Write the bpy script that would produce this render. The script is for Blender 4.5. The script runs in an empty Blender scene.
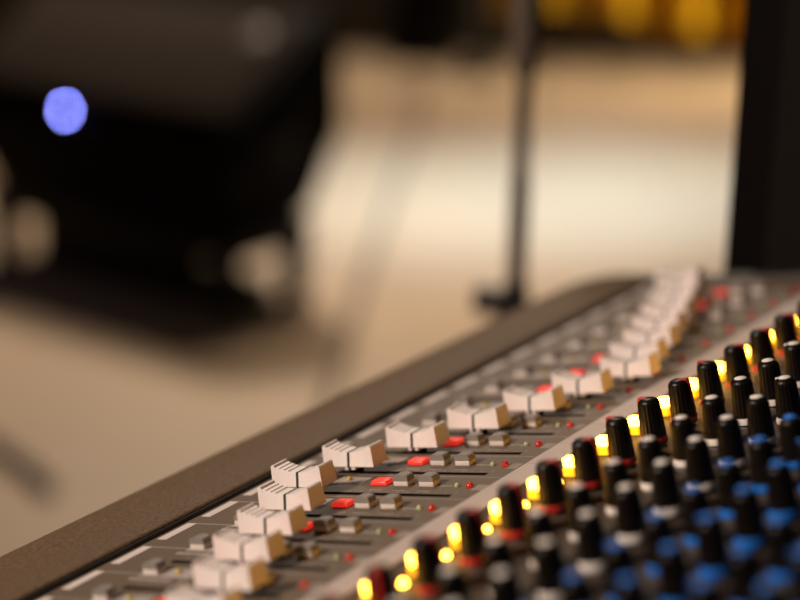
import bpy, bmesh, math, random
from mathutils import Vector, Matrix
random.seed(7)
PI = math.pi
scene = bpy.context.scene
COL = scene.collection

# ------------------------------------------------------------------ materials
def mat(name, col, rough=.5, metal=0., spec=.5, emit=None, estr=0., noise=None, bump=None, trans=0., coat=0.):
    m = bpy.data.materials.new(name); m.use_nodes = True
    nt = m.node_tree; b = nt.nodes['Principled BSDF']
    b.inputs['Base Color'].default_value = (*col, 1)
    b.inputs['Roughness'].default_value = rough
    b.inputs['Metallic'].default_value = metal
    b.inputs['Specular IOR Level'].default_value = spec
    b.inputs['Coat Weight'].default_value = coat
    if trans: b.inputs['Transmission Weight'].default_value = trans
    if emit:
        b.inputs['Emission Color'].default_value = (*emit, 1)
        b.inputs['Emission Strength'].default_value = estr
    tc = None
    if noise or bump:
        tc = nt.nodes.new('ShaderNodeTexCoord')
    if noise:
        sc, amt, stretch = noise
        mp = nt.nodes.new('ShaderNodeMapping'); mp.inputs['Scale'].default_value = stretch
        n = nt.nodes.new('ShaderNodeTexNoise'); n.inputs['Scale'].default_value = sc; n.inputs['Detail'].default_value = 4
        r = nt.nodes.new('ShaderNodeMapRange'); r.inputs['From Min'].default_value = .3; r.inputs['From Max'].default_value = .7
        r.inputs['To Min'].default_value = 1 - amt; r.inputs['To Max'].default_value = 1 + amt
        mx = nt.nodes.new('ShaderNodeVectorMath'); mx.operation = 'SCALE'
        mx.inputs[0].default_value = col
        nt.links.new(tc.outputs['Object'], mp.inputs['Vector']); nt.links.new(mp.outputs['Vector'], n.inputs['Vector'])
        nt.links.new(n.outputs['Fac'], r.inputs['Value']); nt.links.new(r.outputs['Result'], mx.inputs['Scale'])
        nt.links.new(mx.outputs['Vector'], b.inputs['Base Color'])
    if bump:
        sc, st = bump
        n2 = nt.nodes.new('ShaderNodeTexNoise'); n2.inputs['Scale'].default_value = sc; n2.inputs['Detail'].default_value = 3
        bp = nt.nodes.new('ShaderNodeBump'); bp.inputs['Strength'].default_value = st; bp.inputs['Distance'].default_value = .001
        nt.links.new(tc.outputs['Object'], n2.inputs['Vector']); nt.links.new(n2.outputs['Fac'], bp.inputs['Height'])
        nt.links.new(bp.outputs['Normal'], b.inputs['Normal'])
    return m

M_PANEL = mat('panel_paint', (.116, .081, .054), .55, noise=(.9, .12, (1, 1, 1)))
M_KPANEL = mat('knob_field_dark', (.058, .041, .029), .6, spec=.3, noise=(.9, .12, (1, 1, 1)))  # panel colour in a darker tone for the knob field
M_DARK = mat('chassis_black', (.012, .010, .009), .5)
M_SLOT = mat('slot_black', (.006, .005, .004), .8, spec=.1)
M_REST = mat('armrest_brown', (.116, .073, .041), .6, spec=.22, noise=(1.1, .38, (1, .45, 1)))
M_STRIP = mat('divider_grey', (.44, .37, .34), .5)
M_LABEL = mat('label_print', (.60, .52, .49), .6)
M_PLATE = mat('plate_print', (.36, .31, .285), .6, noise=(.8, .22, (1, 1, 1)))
M_INK = mat('legend_print', (.34, .29, .26), .6)
M_CAP = mat('fader_white', (.78, .69, .66), .42, noise=(.12, .03, (1, 1, 1)))
M_LINE = mat('fader_line', (.02, .017, .016), .5)
M_KNOB = mat('knob_black', (.0045, .003, .0025), .36, spec=.24)
M_GREYINL = mat('inlay_grey', (.74, .68, .63), .3)
M_REDINL = mat('inlay_red', (.37, .017, .011), .4)
M_BLUEINL = mat('inlay_blue', (.012, .15, .60), .4)
M_COLLAR = mat('collar_metal', (.17, .15, .135), .4, metal=.3)
M_BTNTOP = mat('button_grey', (.22, .19, .17), .5)
M_BTNSKIRT = mat('button_skirt', (.62, .55, .51), .3)
M_REDBTN = mat('button_red_lit', (.75, .03, .02), .35, emit=(1, .035, .02), estr=.55)
M_AMBER = mat('lamp_amber', (.9, .55, .04), .3, emit=(1, .46, .04), estr=20.)
M_AMBER2 = mat('lamp_amber_side', (.75, .40, .02), .35, emit=(1, .40, .004), estr=1.5)
M_LEDRED = mat('led_red', (.42, .018, .012), .2, emit=(1, .05, .03), estr=.04)
M_LEDGRN = mat('led_green', (.36, .42, .26), .2)
M_LEDYEL = mat('led_yellow', (.50, .36, .06), .2)

# ------------------------------------------------------------------ mesh helpers
def finish(name, bm, m, parent=None, smooth=None, loc=None):
    me = bpy.data.meshes.new(name)
    bmesh.ops.recalc_face_normals(bm, faces=bm.faces[:])
    bm.to_mesh(me); bm.free()
    for mm in (m if isinstance(m, (list, tuple)) else [m]): me.materials.append(mm)
    if smooth is not None:
        for p in me.polygons: p.use_smooth = True
        me.set_sharp_from_angle(angle=math.radians(smooth))
    o = bpy.data.objects.new(name, me); COL.objects.link(o)
    if parent: o.parent = parent
    if loc: o.location = loc
    return o

def box(bm, x0, x1, y0, y1, z0, z1, mi=0, bevel=0., taper=0.):
    vs = []
    for z, t in ((z0, 0), (z1, taper)):
        for x, y in ((x0 + t, y0 + t), (x1 - t, y0 + t), (x1 - t, y1 - t), (x0 + t, y1 - t)):
            vs.append(bm.verts.new((x, y, z)))
    fs = [bm.faces.new([vs[i] for i in q]) for q in ((3, 2, 1, 0), (4, 5, 6, 7), (0, 1, 5, 4), (1, 2, 6, 5), (2, 3, 7, 6), (3, 0, 4, 7))]
    for f in fs: f.material_index = mi
    if bevel:
        es = list({e for f in fs for e in f.edges})
        r = bmesh.ops.bevel(bm, geom=es, offset=bevel, segments=3, profile=.5, affect='EDGES')
        for f in r['faces']: f.material_index = mi
    return fs

def quad(bm, pts, mi=0):
    f = bm.faces.new([bm.verts.new(p) for p in pts]); f.material_index = mi; return f

def lathe(bm, prof, n=32, mi=0, flute=None, c=(0, 0, 0), cap_top=True, cap_bot=True):
    rings = []
    for r, z in prof:
        ring = []
        for i in range(n):
            a = 2 * PI * i / n
            rr = r
            if flute and flute[1] <= z <= flute[2]: rr = r * (1 - flute[3] * (.5 + .5 * math.cos(flute[0] * a)))
            ring.append(bm.verts.new((c[0] + rr * math.cos(a), c[1] + rr * math.sin(a), c[2] + z)))
        rings.append(ring)
    for a, b in zip(rings, rings[1:]):
        for i in range(n):
            f = bm.faces.new((a[i], a[(i + 1) % n], b[(i + 1) % n], b[i])); f.material_index = mi
    if cap_top: bm.faces.new(rings[-1]).material_index = mi
    if cap_bot: bm.faces.new(rings[0][::-1]).material_index = mi

def tube(bm, pts, r, n=12, mi=0):
    pts = [Vector(p) for p in pts]; rings = []
    for i, p in enumerate(pts):
        t = (pts[min(i + 1, len(pts) - 1)] - pts[max(i - 1, 0)]).normalized()
        u = t.cross(Vector((0, 0, 1)) if abs(t.z) < .9 else Vector((1, 0, 0))).normalized(); v = t.cross(u)
        rr = r[i] if isinstance(r, (list, tuple)) else r
        rings.append([bm.verts.new(p + rr * (math.cos(2 * PI * k / n) * u + math.sin(2 * PI * k / n) * v)) for k in range(n)])
    for a, b in zip(rings, rings[1:]):
        for k in range(n): bm.faces.new((a[k], a[(k + 1) % n], b[(k + 1) % n], b[k])).material_index = mi
    bm.faces.new(rings[0][::-1]).material_index = mi; bm.faces.new(rings[-1]).material_index = mi

def empty(name, loc=(0, 0, 0), rot=(0, 0, 0)):
    o = bpy.data.objects.new(name, None); COL.objects.link(o)
    o.location = loc; o.rotation_euler = rot; o.empty_display_size = .05
    return o
def tag(o, label, cat, group=None):
    o['label'] = label; o['category'] = cat
    if group: o['group'] = group
    return o
def structure(o): o['kind'] = 'structure'; return o
def dup(o, parent, loc=None, rz=None):
    c = o.copy(); COL.objects.link(c); c.parent = parent
    if loc is not None: c.location = loc
    if rz is not None: c.rotation_euler = (0, 0, rz)
    for ch in list(o.children):
        d = ch.copy(); COL.objects.link(d); d.parent = c
    return c

# ------------------------------------------------------------------ the mixing console
TILT = math.radians(13.5)
ZC = .86
mm = .001
P = 27.0                                   # channel pitch in millimetres
console = empty('mixing_console', (0, 0, ZC), (0, -TILT, 0))
console.scale = (mm, mm, mm)               # console parts are modelled in millimetres
tag(console, 'long audio mixing console with white faders, black knobs and brown armrest', 'mixing console')

Y0, Y1 = -125.0, 467.0                     # console ends along the channel row
N0, N1 = -3, 16                            # channels
KX1 = 268.0
XIN, XOUT, XST0, XST1 = -106.5, -156.5, 8.0, 21.5

bm = bmesh.new()
# faceplate of the fader field: slabs between real slots
SL0, SL1, SW = -76.0, -2.2, 1.5
ys = [Y0 + 6] + [v for n in range(N0, N1 + 1) for v in (n * P - SW, n * P + SW)] + [Y1 - 15]
box(bm, XIN, SL0, Y0 + 6, Y1 - 15, -3, 0)
box(bm, SL1, XST0, Y0 + 6, Y1 - 15, -3, 0)
for a, b in zip(ys[0::2], ys[1::2]): box(bm, SL0, SL1, a, b, -3, 0)
for n in range(N0, N1 + 1):                # black lining of each slot
    for a, b in ((n * P - SW, n * P - SW + .25), (n * P + SW - .25, n * P + SW)): box(bm, SL0, SL1, a, b, -5.6, .03, 1)
    box(bm, SL0, SL0 + .25, n * P - SW, n * P + SW, -5.6, .03, 1); box(bm, SL1 - .25, SL1, n * P - SW, n * P + SW, -5.6, .03, 1)
finish('faceplate', bm, [M_PANEL, M_SLOT], console)
# faceplate of the knob field
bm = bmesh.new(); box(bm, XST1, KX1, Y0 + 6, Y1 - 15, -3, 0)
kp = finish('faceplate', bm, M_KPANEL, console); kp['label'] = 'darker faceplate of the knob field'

bm = bmesh.new(); box(bm, XIN + .2, KX1, Y0 + 6, Y1 - 15, -14, -6)
box(bm, XOUT + 6, KX1, Y0 + 2, Y1 - 2, -62, -14)
box(bm, KX1 - .5, KX1 + 10, Y0, Y1, -62, 2, bevel=1.5)
finish('chassis', bm, M_DARK, console)
bm = bmesh.new(); box(bm, SL0 - 1, SL1 + 1, Y0 + 6, Y1 - 15, -6.2, -5.8)
finish('fader_well', bm, M_SLOT, console)
for ya, yb in ((Y0, Y0 + 6), (Y1 - 15, Y1)):
    bm = bmesh.new(); box(bm, XIN, KX1, ya, yb, -40, 1.5, bevel=1.2)
    finish('end_cheek', bm, M_DARK, console, 40)

# armrest: a raised rounded slab along the near edge, rounded corner at the far end
bm = bmesh.new()
prof = [(XIN, -2), (XIN, 1.6), (XIN - .6, 2.6), (XIN - 2.0, 3.2), (XOUT + 6, 4.4), (XOUT + 2.4, 3.6), (XOUT + .4, 1.2), (XOUT, -4), (XOUT + 2, -58), (XIN, -58)]
yy = [Y0, Y0 + 2] + [Y1 - 22 + 22 * math.sin(k / 8 * PI / 2) for k in range(9)]
rings = []
for y in yy:
    c = max(0, y - (Y1 - 22)) / 22
    inset = 22 * (1 - math.sqrt(max(0, 1 - c * c))) if c > 0 else 0
    rings.append([bm.verts.new((min(XIN, x + inset * (1 if x < XOUT + 20 else 0)) if x < XOUT + 20 else x, y, z)) for x, z in prof])
for a, b in zip(rings, rings[1:]):
    for i in range(len(prof)): bm.faces.new((a[i], a[(i + 1) % len(prof)], b[(i + 1) % len(prof)], b[i]))
bm.faces.new(rings[0][::-1]); bm.faces.new(rings[-1])
rest = finish('armrest', bm, M_REST, console, 40); rest['label'] = 'brown speckled armrest'
bm = bmesh.new(); box(bm, XIN - .1, XIN + .9, Y0 + 6, Y1 - 14, -1, 1.7, bevel=.5)
t = finish('armrest_gasket', bm, M_DARK, console, 40); t['label'] = 'black rubber gasket'

# light dividing strip between faders and knobs, split at every channel
bm = bmesh.new()
for n in range(N0, N1 + 2):
    a = max(n * P - 14 - P + .25, Y0 + 6); b = min(n * P - 14 - .25, Y1 - 15)
    if b > a: box(bm, XST0 + .2, XST1 - .2, a, b, -3, .35)
t = finish('divider_strip', bm, M_STRIP, console); t['label'] = 'pale grey dividing strip'

# printed legends (ink has its own outline; thin raised film)
bm = bmesh.new()
def ink(x0, x1, y0, y1, mi=0): box(bm, x0, x1, y0, y1, 0, .06, mi)
for n in range(N0, N1 + 1):
    r = n * P - 16.2                         # button-row centre of this channel
    yb = n * P - 5.4
    ink(-100, -80, n * P + 13.4, n * P + 13.9)                    # separators
    ink(-63, 7, n * P - 4.3 + .2, n * P - 4.0 + .2)
    for x in (-40.5, -29.5, -17):                                     # words below the buttons
        k = 0
        while k < 6.2:
            w = random.uniform(.5, 1.3); ink(x + k - 4, x + k - 4 + w, r - 6.4, r - 5.3); k += w + random.uniform(.3, .5)
    k = -81
    while k < -62:
        w = random.uniform(1.2, 3); ink(k, k + w, r - 3.2, r - 1.2, 1); k += w + .3
    x = -14
    while x < -6.5:                                                   # symbol beside the green led
        w = random.uniform(.6, 1.6); ink(x, x + w, r - .2 + random.uniform(-.4, 1), r + 1.3); x += w + .4
    k = 2.2
    while k < 6.4:
        w = random.uniform(.5, 1.2); ink(k, k + w, r - 3.5, r + 3.0); k += w + .45
    for q in range(16):                                               # tick scale beside the slot
        x = SL0 + 5 + q * 4.6
        ink(x, x + .35, n * P + 2.4, n * P + (4.6 if q % 5 == 0 else 3.6))
finish('panel_legend', bm, [M_INK, M_PLATE], console)

bm = bmesh.new(); box(bm, -2.4, 2.4, -9.4, 9.4, 0, .12)
lab0 = finish('channel_label', bm, M_LABEL, console, loc=(-97.6, 0, 0)); lab0['label'] = 'white printed channel label'
bm = bmesh.new(); box(bm, -12.8, 12.8, -4.4, 4.4, 0, .1)
plate0 = finish('button_plate', bm, M_PLATE, console, loc=(-69, 0, 0)); plate0['label'] = 'light grey printed plate'

# push button: white skirt below a rounded grey top
def make_button(w, d, h):
    bm = bmesh.new()
    box(bm, -w / 2, w / 2, -d / 2, d / 2, 0, h * .42, 1, bevel=.2)
    n = 8; top = []
    for y, ins in ((-d / 2 + .1, 0), (d / 2 - .1, 0)):
        row = [bm.verts.new((-w / 2 - .05, y, h * .42)), ]
        for i in range(n + 1):
            a = PI * i / n
            row.append(bm.verts.new((-math.cos(a) * (w / 2 + .1), y, h * .72 + math.sin(a) ** .8 * h * .28)))
        row.append(bm.verts.new((w / 2 + .05, y, h * .42)))
        top.append(row)
    a, b = top
    for i in range(len(a) - 1): bm.faces.new((a[i], a[i + 1], b[i + 1], b[i])).material_index = 0
    bm.faces.new(a).material_index = 0; bm.faces.new(b[::-1]).material_index = 0
    bm.faces.new((a[0], a[-1], b[-1], b[0])).material_index = 0
    return bm
btn0 = finish('push_button', make_button(7.0, 5.2, 4.7), [M_BTNTOP, M_BTNSKIRT], console, 50)
bm = bmesh.new(); box(bm, -4.1, 4.1, -3.3, 3.3, 0, 1.9, bevel=.7, taper=.3)
red0 = finish('push_button', bm, M_REDBTN, console, 50); red0['label'] = 'lit red push button'

def make_led(r):
    bm = bmesh.new(); lathe(bm, [(r, 0), (r, .5)] + [(r * math.cos(a), .5 + r * math.sin(a)) for a in (.35, .7, 1.05, 1.35)], 16); return bm
ledr0 = finish('indicator_led', make_led(1.6), M_LEDRED, console, 50); ledr0['label'] = 'red indicator light'
ledg0 = finish('indicator_led', make_led(1.1), M_LEDGRN, console, 50); ledg0['label'] = 'pale green indicator light'
ledy0 = finish('indicator_led', make_led(1.2), M_LEDYEL, console, 50); ledy0['label'] = 'yellow indicator light'

# amber lit buttons: a glowing window on top of a dimmer translucent body
def make_lamp(w, h, t):
    bm = bmesh.new()
    box(bm, -w / 2, w / 2, -w / 2, w / 2, 0, h * t, 1, bevel=.3)
    box(bm, -w / 2 + .2, w / 2 - .2, -w / 2 + .2, w / 2 - .2, h * t, h, 0, bevel=.9)
    return bm
lamp0 = finish('lamp_button', make_lamp(5.2, 7.4, .45), [M_AMBER, M_AMBER2], console, 50); lamp0['label'] = 'amber lit button'
lampS = finish('lamp_button', make_led(1.6), M_AMBER, console, 50); lampS['label'] = 'small amber lamp'

# rotary knobs: fluted tapered body, coloured cap inlay with pointer, coloured base ring, grey collar
def make_knob(inlay_mat, label, bar):
    bm = bmesh.new()
    lathe(bm, [(5.1, 4.0), (5.1, 6), (4.45, 17.4), (4.25, 18.3), (3.5, 19.3), (2.6, 19.8)], 72, 0, flute=(18, 5.5, 18, .075))
    body = finish('rotary_knob', bm, M_KNOB, console, 35)
    body['label'] = label
    bm = bmesh.new()
    if bar:
        box(bm, .2, 4.1, -1.35, 1.35, 19.1, 20.15, bevel=.25)          # bar on the top, from the centre outwards
        v = []
        for z, r, w in ((19.9, 4.2, 1.1), (17.2, 4.7, 1.05), (6, 5.4, 1.05), (4.0, 5.7, 1.15)):
            v.append([bm.verts.new((r - 1.2, -w, z)), bm.verts.new((r, -w, z)), bm.verts.new((r, w, z)), bm.verts.new((r - 1.2, w, z))])
        for a, b in zip(v, v[1:]):
            for i in range(4): bm.faces.new((a[i], a[(i + 1) % 4], b[(i + 1) % 4], b[i]))
        bm.faces.new(v[0]); bm.faces.new(v[-1][::-1])
    else:
        lathe(bm, [(2.5, 19.0), (2.5, 19.95), (2.1, 20.3), (1.2, 20.55), (.4, 20.6)], 28)
        box(bm, 2.3, 4.5, -.5, .5, 17.5, 19.6, bevel=.15)
    finish('cap_inlay', bm, inlay_mat, body, 40)
    bm = bmesh.new(); lathe(bm, [(4.7, 1.6), (5.4, 1.8), (5.5, 2.8), (5.1, 4.4), (4.6, 4.6)], 36)
    finish('base_ring', bm, inlay_mat, body, 40)
    bm = bmesh.new(); lathe(bm, [(4.6, 0), (4.6, 1.0), (3.8, 1.3), (3.6, 2.0)], 6 * 6)
    finish('collar', bm, M_COLLAR, body, 40)
    return body
KN = {'r': make_knob(M_REDINL, 'black fluted knob with red pointer and red base ring', True),
      'g': make_knob(M_GREYINL, 'black fluted knob with grey cap and grey base ring', False),
      'b': make_knob(M_BLUEINL, 'black fluted knob with blue cap and blue base ring', False)}

# fader caps: saddle with grip ridges, dark centre line, stem
def make_fader():
    L = 12.5; BASE = 4.0; MID = 9.7; DIP = 3.1
    def zs(x): return MID + DIP * (abs(x) / L) ** 1.45
    tp = [(-L, zs(L) - .45), (-L + .5, zs(L)), (-L + 1.5, zs(L) - .05)]
    x = -L + 1.5
    for k in range(4):                                                 # grip ridges down the slope
        tp += [(x + .3, zs(x + .3) - .28), (x + 1.9, zs(x + 1.9) - .12), (x + 2.2, zs(x + 2.2) + .08)]; x += 2.2
    tp += [(-1.3, zs(1.3)), (0, MID - .1), (1.3, zs(1.3))]
    right = [(-a, b) for a, b in tp[:-3][::-1]]
    tp += right
    bm = bmesh.new(); A, B = [], []
    LB = L + .35
    def half(x): return 3.75 + .85 * (abs(x) / L) ** 1.5
    for s, lst in ((-1, A), (1, B)):
        for x, z in tp: lst.append(bm.verts.new((x, s * half(x), z)))
    n = len(tp)
    for i in range(n - 1): bm.faces.new((A[i], A[i + 1], B[i + 1], B[i]))
    bots = {}
    for s, lst in ((-1, A), (1, B)):
        lo = [bm.verts.new((x, s * 5.15, BASE)) for x in [p[0] * (LB / L) for p in tp]]
        bots[s] = lo
        for i in range(n - 1): bm.faces.new((lst[i], lst[i + 1], lo[i + 1], lo[i]))
    a, b = bots[-1], bots[1]
    for i in range(n - 1): bm.faces.new((a[i], a[i + 1], b[i + 1], b[i]))
    bm.faces.new((A[0], B[0], b[0], a[0])); bm.faces.new((A[-1], B[-1], b[-1], a[-1]))
    cap = finish('fader_cap', bm, M_CAP, console, 22); cap['label'] = 'white saddle shaped fader cap'
    bm = bmesh.new()
    pts = [(-5.24, BASE - .05), (-3.84, MID + .08), (3.84, MID + .08), (5.24, BASE - .05)]
    va = [bm.verts.new((-.62, y, z)) for y, z in pts]; vb = [bm.verts.new((.62, y, z)) for y, z in pts]
    for i in range(4): bm.faces.new((va[i], va[(i + 1) % 4], vb[(i + 1) % 4], vb[i]))
    bm.faces.new(va); bm.faces.new(vb[::-1])
    finish('pointer_line', bm, M_LINE, cap)
    bm = bmesh.new(); box(bm, -2.6, -.8, -4.6, 4.6, 2.4, 4.1, bevel=.2); box(bm, .8, 2.6, -4.6, 4.6, 2.4, 4.1, bevel=.2)
    finish('stem', bm, M_CAP, cap)
    bm = bmesh.new(); box(bm, -3.2, 3.2, -.7, .7, -5, 3.9)
    finish('slider_shaft', bm, M_SLOT, cap)
    return cap
fad0 = make_fader()

fader_x = {-3: 2, -2: -12, -1: -23, 0: -36.4, 1: -47, 2: -58.5, 3: -73, 4: -66.6, 5: -52.6, 6: -38.6, 7: -26.2, 8: -16.9, 9: -6.8,
           10: -16, 11: -23.0, 12: -32, 13: -40.5, 14: -50, 15: -60, 16: -73}
for n in range(N0, N1 + 1):
    first = n == N0
    r = n * P - 16.2
    def put(o, x, y): 
        if first: o.location = (x, y, 0)
        else: dup(o, console, (x, y, 0))
    put(lab0, -100.6, n * P + 4.3)
    put(plate0, -66.5, r + 5.2)
    put(btn0, -74.3, r + 4.8)
    dup(btn0, console, (-32.6, r + 1.8, 0)); dup(btn0, console, (-20.2, r + 1.8, 0))
    put(red0, -43.8, r + 2.4)
    put(ledr0, 0, r); put(ledg0, -6.2, r + .4); put(ledy0, -63.0, r + 5.6)
    put(fad0, max(fader_x[n], -73), n * P)

# knobs: columns across the strip, one row per channel
pan = {-2: -15, -1: -62, 0: 10, 1: 5, 2: 0, 3: 12, 4: 8, 5: 172, 6: 178, 7: 12, 8: 165, 9: 15, 10: 10, 11: 8, 12: 0}
cols = [('r', 53.9, 12), ('g', 81.5, 10), ('g', 100.3, 8), ('b', 125.3, 7), ('b', 143.5, 5), ('b', 167, 3), ('b', 186.3, 1), ('b', 210, -1)]
used = set()
for kind, x, last in cols:
    for n in range(-2, min(last + 4, 14)):
        r = n * P - 16.2
        a = math.radians(pan.get(n, 0)) if kind == 'r' else math.radians(150 + random.uniform(-25, 25))
        k = KN[kind]
        if kind not in used:
            used.add(kind); k.location = (x, r, 0); k.rotation_euler = (0, 0, a)
        else: dup(k, console, (x, r, 0), a)
for n in range(-2, 14):
    if n == -2: lamp0.location = (36.6, (n + .03) * P, 0); lampS.location = (37.2, (n + .64) * P, 0)
    else: dup(lamp0, console, (36.6, (n + .03) * P, 0)); dup(lampS, console, (37.2, (n + .64) * P, 0))

# ------------------------------------------------------------------ camera
cam = bpy.data.objects.new('camera', bpy.data.cameras.new('camera')); COL.objects.link(cam)
Rc = ((0.8132429979374883, 0.5562792072507611, -0.17084867540051688), (-0.040550500909204756, -0.23870676049188488, -0.970244680156239), (-0.5805096753557678, 0.7959726917903245, -0.17156920103097284))
tm = Matrix(((math.cos(TILT), 0, -math.sin(TILT)), (0, 1, 0), (math.sin(TILT), 0, math.cos(TILT))))
right, down, fwd = (tm @ Vector(v) for v in Rc)
CAM = tm @ Vector((408.358, -492.347, 201.915)) * mm + Vector((0, 0, ZC))
mw = Matrix((( right.x, -down.x, -fwd.x, CAM.x), (right.y, -down.y, -fwd.y, CAM.y), (right.z, -down.z, -fwd.z, CAM.z), (0, 0, 0, 1)))
cam.matrix_world = mw
cam.data.sensor_width = 36; cam.data.lens = 1887.8 * 36 / 800
cam.data.clip_start = .02; cam.data.clip_end = 60
cam.data.dof.use_dof = True; cam.data.dof.focus_distance = .757
cam.data.dof.aperture_fstop = 3.5; cam.data.dof.aperture_blades = 0; cam.data.dof.aperture_ratio = 1.12
scene.camera = cam

# ground frame of the room, seen from where the camera stands: F = metres ahead, S = metres to the side
ef = Vector((fwd.x, fwd.y, 0)).normalized(); es = ef.cross(Vector((0, 0, 1)))
YAW = math.atan2(es.y, es.x)
def G(F, S, z=0.): return Vector((CAM.x, CAM.y, 0)) + ef * F + es * S + Vector((0, 0, z))

# ------------------------------------------------------------------ room
M_FLOOR = mat('floor_beige', (.50, .375, .26), .42, spec=.3, noise=(2.2, .07, (1, 1, 1)))
M_WALL = mat('wall_brown', (.10, .070, .045), .8, noise=(3, .1, (1, 1, 1)))
room = []
def room_box(name, m, F0, F1, S0, S1, z0, z1):
    bm = bmesh.new(); box(bm, S0, S1, F0, F1, z0, z1)
    o = finish(name, bm, m); o.location = G(0, 0); o.rotation_euler = (0, 0, YAW); return structure(o)
room_box('floor', M_FLOOR, -3, 9, -4.5, 4.5, -.1, 0)
room_box('wall_back', M_WALL, 8.8, 9, -4.5, 4.5, 0, 6)
room_box('baseboard_back', M_DARK, 8.77, 8.8, -4.5, 4.5, 0, .12)

# desk under the console (hidden behind it in the photo)
M_DESK = mat('desk_wood', (.05, .035, .025), .5, noise=(12, .2, (1, .1, 1)))
desk = empty('desk', (0, 0, 0))
tag(desk, 'dark desk carrying the mixing console', 'desk')
zb = ZC - .062 / math.cos(TILT)
def at_con(x, z): v = tm @ Vector((x, 0, z)) * mm; return (v.x, v.z + ZC)
xa, za = at_con(-120, -62); xb, zb2 = at_con(KX1 - 10, -62)
bm = bmesh.new()
y0, y1 = (Y0 + 20) * mm, (Y1 - 20) * mm
v = [bm.verts.new(p) for p in ((xa, y0, za - .04), (xb, y0, za - .04), (xb, y1, za - .04), (xa, y1, za - .04), (xa, y0, za), (xb, y0, zb2), (xb, y1, zb2), (xa, y1, za))]
for q in ((3, 2, 1, 0), (4, 5, 6, 7), (0, 1, 5, 4), (1, 2, 6, 5), (2, 3, 7, 6), (3, 0, 4, 7)): bm.faces.new([v[i] for i in q])
finish('desktop', bm, M_DESK, desk)
for x in (xa + .04, xb - .04):
    for y in (y0 + .04, y1 - .04):
        bm = bmesh.new(); box(bm, x - .025, x + .025, y - .025, y + .025, 0, za - .04)
        finish('leg', bm, M_DESK, desk)

# ------------------------------------------------------------------ floor monitor loudspeaker on a low stand
M_CAB = mat('cabinet_black', (.0025, .0015, .0015), .7, spec=.05)
M_GRILLE = mat('grille_cloth', (.034, .023, .017), .85, spec=.08, noise=(60, .15, (1, 1, 1)))
M_STANDM = mat('stand_black', (.008, .006, .005), .6, spec=.2)
M_BLUELED = mat('power_led', (.1, .12, .6), .3, emit=(.19, .21, .80), estr=135.)
a = math.radians(35)
spk = empty('floor_monitor', G(3.42, -.323, .162), (0, 0, YAW - a))
spk.scale = (.963, .963, .963)
tag(spk, 'black floor monitor loudspeaker with small blue power light, raised on a low stand', 'loudspeaker')
W = .80
prof = [(.03, 0), (0, .20), (.02, .235), (.31, .425), (.35, .39), (.362, .18), (.32, 0)]
bm = bmesh.new()
A = [bm.verts.new((0 - (.05 if z < .05 else 0), g, z)) for g, z in prof]; B = [bm.verts.new((-W + (.12 if z < .05 else 0), g, z)) for g, z in prof]
for i in range(len(prof)): bm.faces.new((A[i], A[(i + 1) % 7], B[(i + 1) % 7], B[i]))
bm.faces.new(A); bm.faces.new(B[::-1])
bmesh.ops.bevel(bm, geom=bm.edges[:], offset=.008, segments=2, profile=.5, affect='EDGES')
finish('cabinet', bm, M_CAB, spk, 30)
sl = math.atan2(.19, .29)
def on_face(u, x, lift=.004):
    return (x, .02 + .27 * u - math.sin(sl) * lift, .235 + .175 * u + math.cos(sl) * lift)
bm = bmesh.new(); box(bm, -W + .03, -.03, .012, .31, 0, .010, bevel=.004)
g = finish('grille', bm, M_GRILLE, spk, 30); g.location = (0, .02, .235); g.rotation_euler = (sl, 0, 0)
bm = bmesh.new(); lathe(bm, [(.035, 0), (.035, .004), (.030, .006)], 32)
bd = finish('badge', bm, mat('badge_grey', (.09, .07, .058), .5), spk, 30); bd.location = on_face(.72, -.11, .012); bd.rotation_euler = (sl, 0, 0)
bm = bmesh.new(); lathe(bm, [(.0045, 0), (.0045, .003), (.003, .005), (.001, .0058)], 16)
ld = finish('power_light', bm, M_BLUELED, spk, 30); ld.location = (-.438, -.001, .212); ld.rotation_euler = (PI / 2, 0, 0)
ld['label'] = 'small blue power light'
bm = bmesh.new(); box(bm, -.004, .006, .09, .22, .16, .20, bevel=.004)
finish('handle', bm, M_STANDM, spk, 30)

st = empty('speaker_stand', G(3.42, -.323, 0), (0, 0, YAW - a))
tag(st, 'low black four legged stand under the floor monitor loudspeaker', 'stand')
bm = bmesh.new(); box(bm, -W + .10, -.02, .03, .28, .112, .162, bevel=.004); finish('top_plate', bm, M_STANDM, st, 30)
for x in (-.05, -W + .14):
    for y in (.05, .26):
        bm = bmesh.new(); box(bm, x - .022, x + .022, y - .022, y + .022, 0, .112, bevel=.003); finish('leg', bm, M_STANDM, st, 30)
bm = bmesh.new(); box(bm, -W + .14, -.05, .145, .185, .02, .05); finish('cross_bar', bm, M_STANDM, st)
bm = bmesh.new(); box(bm, -W + .24, -.125, .05, .07, .01, .112); finish('front_panel', bm, M_STANDM, st)

# ------------------------------------------------------------------ microphone stand behind the console
M_CHROME = mat('stand_grey', (.19, .145, .11), .6)
ms = empty('microphone_stand', Vector((-.352, .737, 0)))
tag(ms, 'thin grey upright microphone stand rising behind the armrest', 'microphone stand')
bm = bmesh.new(); lathe(bm, [(.008, .25), (.008, .80), (.0065, .81), (.0065, 1.45)], 16); finish('pole', bm, M_CHROME, ms, 40)
bm = bmesh.new(); lathe(bm, [(.009, .885), (.0125, .905), (.0125, 1.04), (.009, 1.06)], 20); finish('clutch', bm, M_CHROME, ms, 40)
bm = bmesh.new(); lathe(bm, [(.011, .64), (.012, .68), (.011, .715), (.009, .72)], 20)
box(bm, -.036, -.006, -.008, .008, .69, .712, bevel=.004)
finish('locking_collar', bm, M_DARK, ms, 40)
bm = bmesh.new(); lathe(bm, [(.016, .20), (.016, .30), (.012, .33)], 20); finish('hub', bm, M_DARK, ms, 40)
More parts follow.
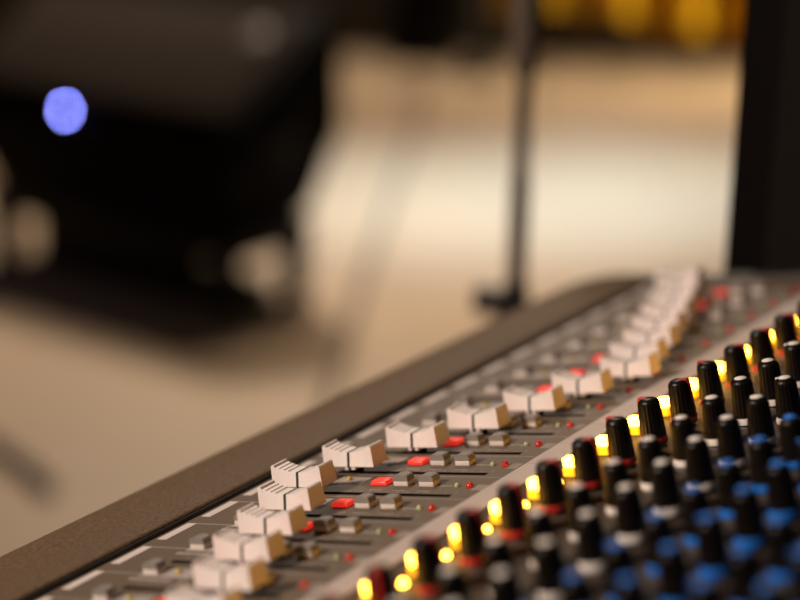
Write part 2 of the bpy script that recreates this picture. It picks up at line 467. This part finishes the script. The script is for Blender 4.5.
for k in range(3):
    ang = YAW + 2 * PI * k / 3 + .4
    bm = bmesh.new(); tube(bm, [(0.01 * math.cos(ang), .01 * math.sin(ang), .24), (.26 * math.cos(ang), .26 * math.sin(ang), .012)], .008)
    finish('leg', bm, M_DARK, ms, 40)

# ------------------------------------------------------------------ tall black loudspeaker right behind the console
cb = empty('loudspeaker_column', Vector((0, 0, 0)))
tag(cb, 'tall black loudspeaker cabinet standing behind the far end of the console', 'loudspeaker')
bm = bmesh.new(); box(bm, -.079, .46, .50, .86, .03, 1.42, bevel=.006)
finish('cabinet', bm, M_CAB, cb, 30)
bm = bmesh.new(); box(bm, -.05, .43, .492, .502, .07, 1.36, bevel=.003)
finish('grille', bm, mat('grille_black', (.005, .003, .002), .8, spec=.1), cb, 30)
for x in (0, .40):
    for y in (.54, .82):
        bm = bmesh.new(); lathe(bm, [(.02, 0), (.022, .03)], 16, c=(x, y, 0)); finish('foot', bm, M_DARK, cb, 30)

# ------------------------------------------------------------------ far end: amber curtain, black riser
M_CURT = mat('curtain_amber', (.62, .36, .010), .8, spec=.1, noise=(5, .12, (1, 1, 1)))
cu = empty('curtain', G(6.08, .90), (0, 0, YAW))
tag(cu, 'amber yellow pleated curtain hanging above the far side of the floor', 'curtain')
bm = bmesh.new(); nx, nz = 150, 12; rows = []
for j in range(nz + 1):
    row = []
    for i in range(nx + 1):
        x = -.62 + 1.9 * i / nx
        ph = x / .225 * 2 * PI
        hem = .19 + .05 * (.5 + .5 * math.cos(ph)) - .07 * max(0, min(1, (x + .3) / .3))
        z = hem + (2.6 - hem) * j / nz
        row.append(bm.verts.new((x, -.085 * math.cos(ph) + .01 * math.sin(ph * .37 + j), z)))
    rows.append(row)
for p, q in zip(rows, rows[1:]):
    for i in range(nx): bm.faces.new((p[i], p[i + 1], q[i + 1], q[i]))
bmesh.ops.solidify(bm, geom=bm.faces[:], thickness=.012)
finish('drape', bm, M_CURT, cu, 60)
bm = bmesh.new(); tube(bm, [(-.70, 0, 2.62), (1.3, 0, 2.62)], .02); finish('rail', bm, M_DARK, cu, 40)
for x in (-.66, 1.29):
    bm = bmesh.new(); box(bm, x - .02, x + .02, -.02, .02, .02, 2.6); box(bm, x - .05, x + .05, -.12, .12, 0, .02)
    finish('post', bm, M_DARK, cu)

M_RISER = mat('riser_dark', (.030, .021, .014), .7, noise=(8, .2, (1, 1, 1)))
ri = empty('stage_riser', G(6.42, -.36), (0, 0, YAW))
tag(ri, 'dark brown stage riser at the far edge of the floor behind the curtain', 'stage')
bm = bmesh.new(); box(bm, -1.4, 2.6, 0, 1.6, 0, .42, bevel=.01); finish('skirt', bm, M_RISER, ri, 30)
bm = bmesh.new(); box(bm, -1.42, 2.62, -.02, 1.62, .42, .45, bevel=.006); finish('deck', bm, M_DARK, ri, 30)
bx = empty('equipment_box', G(6.27, .06), (0, 0, YAW))
tag(bx, 'small black equipment box in front of the far stage riser, beside the curtain', 'box')
bm = bmesh.new(); box(bm, -.10, .10, -.1, .1, .012, .3, bevel=.012); finish('body', bm, M_CAB, bx, 30)
for x in (-.07, .07):
    for y in (-.07, .07):
        bm = bmesh.new(); lathe(bm, [(.015, 0), (.015, .014)], 12, c=(x, y, 0)); finish('foot', bm, M_DARK, bx)

# cables on the floor
M_CABLE = mat('cable_grey', (.085, .068, .052), .6)
def cable(name, pts, r, label):
    bm = bmesh.new()
    P3 = [G(F, S, r) for F, S in pts]; out = []
    for i in range(len(P3) - 1):
        p0 = P3[max(i - 1, 0)]; p1 = P3[i]; p2 = P3[i + 1]; p3 = P3[min(i + 2, len(P3) - 1)]
        for k in range(8):
            t = k / 8
            out.append(.5 * ((2 * p1) + (p2 - p0) * t + (2 * p0 - 5 * p1 + 4 * p2 - p3) * t * t + (3 * p1 - p0 - 3 * p2 + p3) * t ** 3))
    out.append(P3[-1])
    tube(bm, out, r, 10)
    return tag(finish(name, bm, M_CABLE, None, 60), label, 'cable')
cable('cable', [(5.9, .05), (5.6, .055), (4.8, .0), (4.0, -.06), (3.2, -.11), (2.6, -.14), (1.9, -.12), (1.3, -.16)], .0085, 'grey cable running along the floor between loudspeaker and microphone stand')
cable('cable', [(3.7, -2.4), (3.2, -1.4), (2.95, -.85), (2.77, -.63), (2.62, -.52)], .012, 'grey cable curving across the floor at the left of the brown armrest')

# ------------------------------------------------------------------ light
def area(name, loc, target, size, energy, col):
    l = bpy.data.lights.new(name, 'AREA'); l.energy = energy; l.size = size; l.color = col
    o = bpy.data.objects.new(name, l); COL.objects.link(o); o.location = loc
    o.rotation_euler = (Vector(target) - Vector(loc)).to_track_quat('-Z', 'Y').to_euler(); return o
def spot(name, loc, target, energy, col, deg, blend, soft):
    l = bpy.data.lights.new(name, 'SPOT'); l.energy = energy; l.color = col; l.spot_size = math.radians(deg); l.spot_blend = blend; l.shadow_soft_size = soft
    o = bpy.data.objects.new(name, l); COL.objects.link(o); o.location = loc
    o.rotation_euler = (Vector(target) - Vector(loc)).to_track_quat('-Z', 'Y').to_euler(); return o
spot('console_key', G(-.1, -2.4, 2.6), (0, .15, ZC), 480, (1, .82, .68), 28, .7, .3)  # unseen key light from the left, cone shaped to reach only the console
spot('room_backlight', G(6.4, -.4, 3.8), G(2.75, -.5, 0), 800, (1, .81, .63), 47, 1, .35)  # unseen light set behind to throw the loudspeaker's shadow forward, cone spares the console
sp = bpy.data.lights.new('floor_pool_light', 'SPOT'); sp.energy = 1850; sp.color = (.60, .83, .98); sp.spot_size = math.radians(33); sp.spot_blend = 1; sp.shadow_soft_size = .15  # added unseen spot, its cool pool imitates the sheen on the floor
so = bpy.data.objects.new('floor_pool_light', sp); COL.objects.link(so); so.location = G(6.4, 1.2, 3.3)
so.rotation_euler = (G(4.95, .32, 0) - so.location).to_track_quat('-Z', 'Y').to_euler()

spot('far_floor_fill', G(5.6, .4, 4.6), G(5.0, .25, 0), 640, (1, .80, .60), 58, 1, .3)  # added unseen overhead fill, brightens the far part of the floor
spot('curtain_fill', G(5.3, 2.3, .5), G(6.08, .75, .32), 300, (1, .82, .52), 50, .6, .08)  # added uplight out of view, only there to brighten the curtain
w = bpy.data.worlds.new('world'); scene.world = w; w.use_nodes = True
w.node_tree.nodes['Background'].inputs['Color'].default_value = (.95, .72, .50, 1)
w.node_tree.nodes['Background'].inputs['Strength'].default_value = .03

scene.view_settings.view_transform = 'Standard'; scene.view_settings.look = 'None'
scene.view_settings.exposure = 0; scene.view_settings.gamma = 1
scene.view_settings.use_curve_mapping = False
